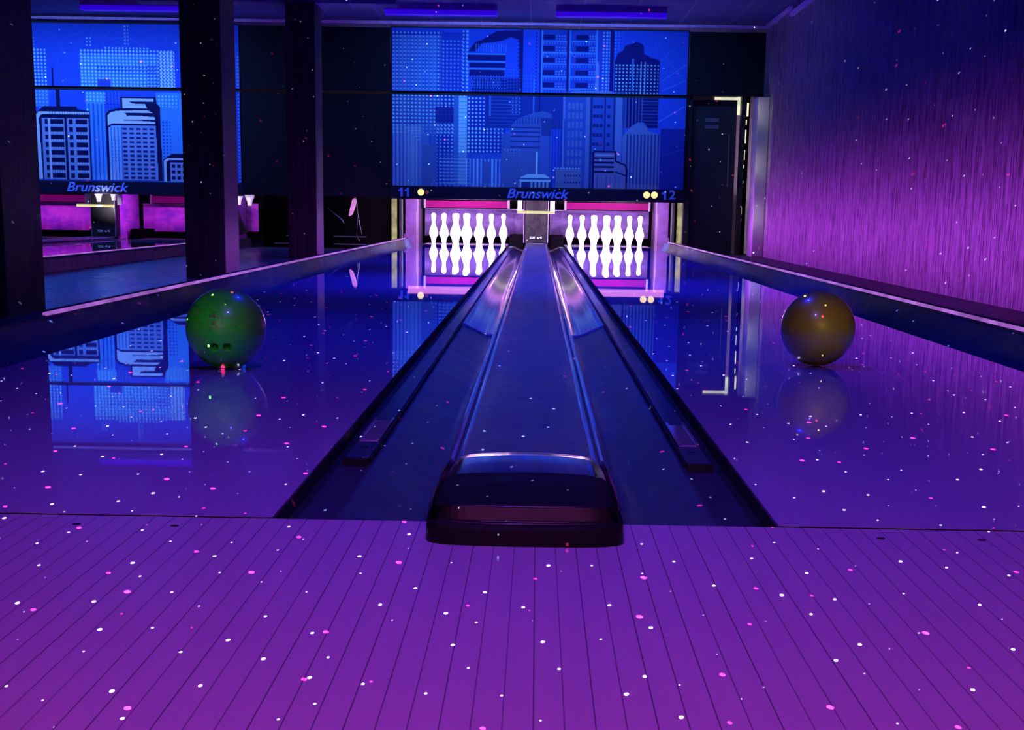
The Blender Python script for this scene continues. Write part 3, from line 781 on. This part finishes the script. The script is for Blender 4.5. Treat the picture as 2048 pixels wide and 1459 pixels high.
def pin_end(cx, nm, curtain, with_y=0.0):
    for s in (-1, 1):
        side = ('left' if s < 0 else 'right')
        lab = f'{side} lane of the {nm} pair'
        X = lambda a: cx+s*a
        def sb(name, a, b, y0, y1, z0, z1, mat_, parent=None, bev=0.0):
            q = sorted((X(a), X(b))); return box(name, q[0], q[1], y0, y1, z0, z1, mat_, parent, bev)
        t = thing('pit_curtain', f'mottled purple pit curtain behind the {lab}', 'curtain')
        q = sorted((X(.175), X(1.50)))
        bm = bmesh.new(); n = 40; r1 = []; r2 = []; r3 = []; r4 = []
        for k in range(n+1):
            x = q[0]+(q[1]-q[0])*k/n; w = .008*math.sin(k*.9)+.005*math.sin(k*2.1)
            r1.append(bm.verts.new((x, 19.72+w, .428))); r2.append(bm.verts.new((x, 19.70+w*1.6, .080))); r3.append(bm.verts.new((x, 19.73+w*1.6, .080))); r4.append(bm.verts.new((x, 19.75+w, .428)))
        for A_, B_ in ((r1, r2), (r2, r3), (r3, r4), (r4, r1)):
            for k in range(n): bm.faces.new((A_[k], A_[k+1], B_[k+1], B_[k]))
        link('fabric', bm, curtain, t, smooth=True)
        sb('top_bar', .175, 1.50, 19.69, 19.76, .4285, .442, 'towerlt', t)
        t = thing('sweep_board', f'pink lit sweep board above the {lab}', 'sweep board')
        sb('board', .39, 1.46, 19.35, 19.38, .45, .54, 'sweep', t, .004)
        sb('hanger_arm', .36, .388, 19.33, 19.39, .44, .60, 'kickdark', t); sb('hanger_arm', 1.462, 1.49, 19.33, 19.39, .44, .60, 'kickdark', t)
        t = thing('kickback', f'purple side kickback post of the {lab}', 'kickback')
        sb('front_post', 1.566, 1.70, 18.91, 18.97, -.087, .60, 'kick', t, .006)
        sb('side_plate', 1.535, 1.565, 18.96, 19.66, -.087, .60, 'kickdark', t)
        sb('wing', 1.548, 1.565, 18.91, 18.93, .40, .56, 'kick', t)
        sb('foot_bracket', 1.652, 1.69, 18.56, 18.59, .0605, .115, 'kick', t, .004)
        t = thing('gutter_mouth', f'black pit opening by the {lab}', 'pit opening')
        sb('shroud', .172, .352, 18.95, 19.6, -.06, .118, 'floorpit', t, .02)  # solid black box stands in for the darkness of the pit
        if cx < -1 and s > 0: continue
        o = sb('machine_lamp', 1.762, 1.83, 18.36, 18.40, -.087, .55, 'gap', None, .01)  # no lamp: strip made to glow as if lit by the machine room
        tag(o, f'narrow upright yellowish light beside the {lab} kickback', 'light')
        o = sb('machine_cover', 1.70, 1.728, 18.34, 18.56, .061, .545, 'black'); tag(o, f'narrow black cover strip by the {lab} kickback', 'cover')
    # centre tower
    t = thing('ball_return_tower', f'dark centre tower between the lanes of the {nm} pair', 'tower', (0, 0, 0))
    ccx = cx-.010
    box('body', ccx-.148, ccx+.148, 18.36, 18.62, .0305, .57, 'tower', t, .006)
    for s in (-1, 1):
        a, b = sorted((ccx+s*.1485, ccx+s*.156)); box('corner_strip', a, b, 18.352, 18.37, .0305, .57, 'towerlt', t)
        a, b = sorted((ccx+s*.175, ccx+s*.235)); box('side_plate', a, b, 18.40, 18.43, .42, .57, 'towerlt', t)
    o = bmesh.new()
    for (a, b, c, e) in ((-.075, -.045, .10, .108), (-.040, -.010, .096, .108), (-.075, -.01, .084, .090), (.015, .03, .088, .104), (.02, .04, .082, .098), (.046, .056, .094, .104), (.060, .075, .084, .110)):
        bx(o, ccx+a, ccx+b, 18.352, 18.3595, c, e)
    o = link('label_plate', o, 'label', t); o['label'] = 'small white label near the foot'
    bm = bmesh.new(); tube(bm, [(cx-.010-.232, 18.02, .408), (cx-.010+.232, 18.02, .408)], .016, 12)
    o = link('tube_lamp', bm, 'barlamp', smooth=True)
    tag(o, f'slim cream tube lamp across the centre tower of the {nm} pair', 'lamp')
    t = thing('centre_kickback', f'purple dividing wall behind the centre tower of the {nm} pair', 'kickback')
    for s in (-1, 1):
        a, b = sorted((cx+s*.100, cx+s*.131)); box('wall_plate', a, b, 18.64, 19.66, -.087, .56, 'kick' if cx > -1 else 'curtain2', t)
pin_end(0.0, 'near', 'curtain'); pin_end(LEFT_PAIR, 'far left', 'curtain2')

# pins still held up in the left machines
for x, py, z, lab in ((-5.49, 18.24, .455, 'white pin bottom hanging under the left sign, on the left'), (-5.30, 18.24, .475, 'white pin bottom hanging under the left sign on the right'),
                  (-3.645, 18.53, .435, 'white pin bottom hanging to the right of the middle pillar'), (-3.785, 18.53, .445, 'white pin bottom half hidden by the middle pillar')):
    place_pin((x, py, z), lab, 'pins hanging in the left machine')

# black box standing in for the open dark space and machine clutter between the pairs
o = box('machine_shroud', -3.58, -1.95, 19.2, 19.3, -.088, .62, 'floorpit'); tag(o, 'dark machine shroud in the gap between the lane pairs', 'shroud')
for x0, x1, z, lab in ((-3.15, -2.85, .075, 'upper grey steel rail left of the slim pillar'), (-3.3, -2.9, -.02, 'lower grey steel rail left of the slim pillar'),
                       (-2.55, -2.15, .075, 'upper grey steel rail right of the slim pillar'), (-2.55, -2.15, -.02, 'lower grey steel rail right of the slim pillar')):
    o = box('steel_rail', x0, x1, 18.30, 18.32, z-.006, z+.006, 'greyrail'); tag(o, lab, 'rail', 'grey steel rails on the floor behind the pillar')
t = thing('service_hook', 'thin bent cable hanging with a pink lit reflector between the pillars and mural', 'cable', (0, 0, 0))
bm = bmesh.new(); tube(bm, [(-2.32, 18.25, .66), (-2.28, 18.25, .60), (-2.26, 18.25, .52), (-2.25, 18.25, .40), (-2.22, 18.25, .22), (-2.19, 18.25, .10)], .006, 8); link('cable', bm, 'greyrail', t, smooth=True)
bm = bmesh.new(); tube(bm, [(-2.62, 18.26, .42), (-2.52, 18.26, .34), (-2.44, 18.26, .28), (-2.42, 18.26, .24)], .008, 8); link('cable', bm, 'greyrail', t, smooth=True)
bm = bmesh.new(); tube(bm, [(-2.24, 18.25, .34), (-2.255, 18.25, .20), (-2.26, 18.25, .08), (-2.22, 18.25, .02)], .006, 8); link('cable', bm, 'greyrail', t, smooth=True)
bm = bmesh.new(); tube(bm, [(-2.275, 18.22, .545), (-2.28, 18.22, .52), (-2.30, 18.22, .44), (-2.325, 18.22, .36), (-2.345, 18.22, .33)], [.012, .028, .03, .024, .008], 12)  # glowing piece stands in for the pink highlight on the strap
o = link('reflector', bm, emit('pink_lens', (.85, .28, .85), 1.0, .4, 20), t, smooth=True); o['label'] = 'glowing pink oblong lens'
o = box('side_magenta_screen', -3.86, -3.62, 19.0, 19.02, .11, .46, 'curtain2'); tag(o, 'narrow magenta lit curtain strip right of the middle pillar', 'curtain')
t = thing('slanted_bar', 'slanting dark machine arm in front of the magenta strip', 'arm')
bm = bmesh.new(); tube(bm, [(-3.86, 18.6, .52), (-3.80, 18.6, .25), (-3.74, 18.6, .085)], [.02, .035, .06], 8); link('bar', bm, 'black', t)

# ------------------------------------------------------------------ ultraviolet ceiling tubes
for k, (x0, x1, lab) in enumerate(((-1.74, -.48, 'purple ultraviolet ceiling tube above the left near lane'), (.175, 1.41, 'purple ultraviolet ceiling tube above the right near lane'),
                                   (-5.15, -3.90, 'purple ultraviolet ceiling tube above the left mural'))):
    t = thing('ceiling_light', lab, 'ceiling light', (0, 0, 0), 0, 'ultraviolet tubes on the ceiling')
    box('housing', x0, x1, 16.52, 16.60, 2.592, 2.659, 'screentrim', t)
    bm = bmesh.new(); bx(bm, x0, x1, 16.485, 16.635, 2.540, 2.5915, .012); link('diffuser', bm, 'uvtube', t)

# ------------------------------------------------------------------ bowling balls
def cut_ball(name, loc, matn, holes, label, logo=None):
    bm = bmesh.new(); bmesh.ops.create_icosphere(bm, subdivisions=7 if holes else 5, radius=.1079)
    bm.verts.index_update(); inner = set()
    for dv, r in holes:
        dv = Vector(dv).normalized()
        for v in bm.verts:
            ax = v.co.dot(dv)
            if ax < 0: continue
            q = v.co-dv*ax; d_ = q.length
            if d_ < r:
                v.co = q+dv*(.1079-.035*min(1, (r-d_)/(r*.12))**.5 - .002); inner.add(v.index)
    o = link(name, bm, matn, smooth=True, loc=loc)
    if holes:
        o.data.materials.append(M['hole'])
        for p in o.data.polygons:
            if all(v in inner for v in p.vertices): p.material_index = 1
    return tag(o, label, 'bowling ball', 'bowling balls on the lanes')
# axis from ball to camera is roughly -y, so holes low on that face
cut_ball('bowling_ball', (-.829, 2.13, .1080), 'ballgreen', [((-.124, -.91, -.40), .0108), ((.19, -.90, -.395), .0108), ((-.75, -.3, -.5), .012)], 'green marbled bowling ball with two finger holes on the left lane')
cut_ball('bowling_ball', (.835, 2.50, .1080), 'ballorange', [], 'plain amber orange bowling ball on the right lane')
b1 = [o for o in bpy.data.objects if o.name == 'bowling_ball'][0]
# worn reddish print: small curved patches following the sphere
bm = bmesh.new()
rg = random.Random(2)
def patch(bm, az, el, w, h, n=5):
    g = []
    for j in range(n+1):
        row = []
        for i_ in range(n+1):
            a = az+w*(i_/n-.5); e = el+h*(j/n-.5)
            row.append(bm.verts.new(Vector((math.sin(a)*math.cos(e), -math.cos(a)*math.cos(e), math.sin(e)))*.1083))
        g.append(row)
    for j in range(n):
        for i_ in range(n): bm.faces.new((g[j][i_], g[j][i_+1], g[j+1][i_+1], g[j+1][i_]))
for k in range(26):
    patch(bm, rg.uniform(-.30, .10), rg.uniform(.02, .42), rg.uniform(.03, .16), rg.uniform(.02, .07))
o = link('worn_print', bm, 'balllogo', b1, smooth=True); o['label'] = 'worn reddish print above the finger holes'

# ------------------------------------------------------------------ lights
def area(name, loc, target, sx, sy, power, col, spread=180):
    l = bpy.data.lights.new(name, 'AREA'); l.shape = 'RECTANGLE'; l.size = sx; l.size_y = sy; l.energy = power; l.color = col; l.spread = R(spread)
    o = bpy.data.objects.new(name, l); COL.objects.link(o); o.location = loc
    d_ = Vector(target)-Vector(loc); o.rotation_euler = d_.to_track_quat('-Z', 'Y').to_euler(); return o
def spot(name, loc, target, power, col, ang, blend=.5, rad=.05):
    l = bpy.data.lights.new(name, 'SPOT'); l.energy = power; l.color = col; l.spot_size = R(ang); l.spot_blend = blend; l.shadow_soft_size = rad
    o = bpy.data.objects.new(name, l); COL.objects.link(o); o.location = loc
    d_ = Vector(target)-Vector(loc); o.rotation_euler = d_.to_track_quat('-Z', 'Y').to_euler(); return o

# ultraviolet washes on the murals
area('uv_wash_right', (0, 16.72, 2.52), (0, 18.1, 1.5), 3.4, .12, 33, (.10, .30, 1), 120)
area('uv_wash_left', (LEFT_PAIR, 16.72, 2.52), (LEFT_PAIR, 18.1, 1.15), 3.4, .12, 44, (.10, .30, 1), 120)
# blue ceiling lamps down the lanes
for y in (3.5, 7.5, 11.5, 15.0):
    for x in (0.0,):
        spot('blue_lane_lamp', (x, y, 2.60), (x*.9, y+.2, 0), 980 if y > 4 else 260, (.010, .018, 1), 105, 1, .04)
for y in (4.5, 8.5, 12.5):
    spot('blue_aisle_lamp', (-3.1, y, 2.60), (-3.1, y, 0), 60, (.03, .07, 1), 80, 1, .04)
# magenta and violet party lamps over the approach
area('magenta_lamp', (0.0, -3.9, 2.65), (0.0, -2.9, 0), 3.4, .8, 225, (.66, .10, .58), 92)
spot('violet_lamp', (-.1, .2, 2.62), (0, .8, 0), 165, (.16, .06, 1), 100, 1, .06)
# purple light strips low on the outer curbs
area('curb_strip_right', (1.80, 11.9, .06), (2.74, 11.9, .30), 11.8, .03, 78, (.50, .06, .85), 86)
area('curb_strip_left', (-1.80, 13.4, .05), (-2.74, 13.4, .36), 9.0, .03, 60, (.40, .08, .85))
# pin deck lamps
for cx in (-.888, .888):
    area('pin_lamp', (cx, 18.15, .535), (cx, 18.9, .16), 1.0, .05, 150, (1, .72, 1))
    area('sweep_lamp', (cx, 19.2, .60), (cx, 19.36, .5), .9, .04, 1.2, (1, .15, .75))
    area('pit_lamp', (cx, 19.45, .44), (cx, 19.7, .28), 1.1, .04, .6, (.6, .30, 1))
for s in (-1, 1):
    area('left_pit_lamp', (LEFT_PAIR+s*.9, 18.5, .57), (LEFT_PAIR+s*.9, 19.7, .3), 1.2, .05, 20, (.75, .15, 1))
area('far_deck_glow', (0, 18.05, .56), (0, 16.5, -.2), 3.2, .10, .8, (.95, .30, .75))
for z in (.4, 1.0, 1.6): spot('door_glow', (2.50, 17.3, z), (2.70, 17.5, z), 1.2, (1, .95, .9), 140, 1, .01)
spot('green_ball_spot', (-1.3, -3.5, 1.6), (-.829, 2.13, .10), 300, (.16, 1, .08), 2.05, .5, .03)  # added narrow beam to bring out the green ball, no such fixture
spot('amber_ball_spot', (1.3, -3.5, 1.6), (.835, 2.50, .10), 260, (1, .72, .05), 2.0, .5, .03)  # added narrow beam for the amber ball alone, no such fixture

spot('left_tube_glow', (-5.42, 17.98, .40), (-5.38, 18.25, .52), 16, (1, .9, 1), 110, 1, .03)  # added fill to whiten the hanging pins under the left sign
spot('left_machine_glow', (-3.72, 18.2, .20), (-3.71, 18.53, .46), 9, (1, .85, 1), 60, 1, .03)  # added fill from below for the pins beside the middle pillar
# star projectors: a lamp whose beam is broken into many small dots
def star(name, loc, target, power, col, scale, thr, seed, ang=75, keep=.0):
    o = spot(name, loc, target, power, col, ang, .1, 0.0)
    l = o.data; l.use_nodes = True; nt = l.node_tree; em = nt.nodes['Emission']
    N = nt.nodes.new; L = nt.links.new
    tc = N('ShaderNodeTexCoord'); sp = N('ShaderNodeSeparateXYZ'); L(tc.outputs['Normal'], sp.inputs[0])
    def m(op, a, b=None):
        x = N('ShaderNodeMath'); x.operation = op
        for i_, v in enumerate((a, b)):
            if v is None: continue
            if isinstance(v, (int, float)): x.inputs[i_].default_value = v
            else: L(v, x.inputs[i_])
        return x.outputs[0]
    az = m('ABSOLUTE', sp.outputs[2]); u = m('DIVIDE', sp.outputs[0], az); v = m('DIVIDE', sp.outputs[1], az)
    cb = N('ShaderNodeCombineXYZ'); L(u, cb.inputs[0]); L(v, cb.inputs[1]); cb.inputs[2].default_value = seed
    mp = N('ShaderNodeMapping'); mp.inputs['Rotation'].default_value = (0, 0, .35+seed); mp.inputs['Location'].default_value = (seed*3.1, seed, 0); L(cb.outputs[0], mp.inputs[0])
    vo = N('ShaderNodeTexVoronoi'); vo.voronoi_dimensions = '2D'; vo.inputs['Scale'].default_value = scale; vo.inputs['Randomness'].default_value = .75
    L(mp.outputs[0], vo.inputs['Vector'])
    sc = N('ShaderNodeSeparateColor'); L(vo.outputs['Color'], sc.inputs[0])
    r = m('MULTIPLY', m('ADD', m('MULTIPLY', sc.outputs[0], .75), .25), thr)
    on = m('LESS_THAN', vo.outputs['Distance'], r)
    w = m('GREATER_THAN', sc.outputs[1], keep)
    st_ = m('MULTIPLY', m('MULTIPLY', on, w), m('ADD', m('MULTIPLY', m('POWER', sc.outputs[0], 2.0), .9), .1))
    L(st_, em.inputs['Strength'])
    return o
star('white_star_projector', (-.4, -5.2, 2.55), (0, .2, 0), 120000, (.75, .8, 1), 85, .036, .3, 82, .05)
star('red_star_projector', (.5, -5.0, 2.6), (0, .2, 0), 75000, (1, .03, .20), 52, .038, 1.7, 82, .15)

# ------------------------------------------------------------------ world and view
w = bpy.data.worlds.new('world'); SC.world = w; w.use_nodes = True
w.node_tree.nodes['Background'].inputs[0].default_value = (.05, .03, .25, 1); w.node_tree.nodes['Background'].inputs[1].default_value = .01
SC.view_settings.view_transform = 'Standard'; SC.view_settings.look = 'None'; SC.view_settings.gamma = 1; SC.view_settings.exposure = 0
SC.view_settings.use_curve_mapping = False
try:
    SC.cycles.use_denoising = True; SC.cycles.denoiser = 'OPENIMAGEDENOISE'
    SC.cycles.max_bounces = 8; SC.cycles.glossy_bounces = 5; SC.cycles.diffuse_bounces = 3
    SC.cycles.caustics_reflective = False; SC.cycles.caustics_refractive = False
    SC.cycles.sample_clamp_indirect = 0; SC.cycles.blur_glossy = .2
except Exception: pass
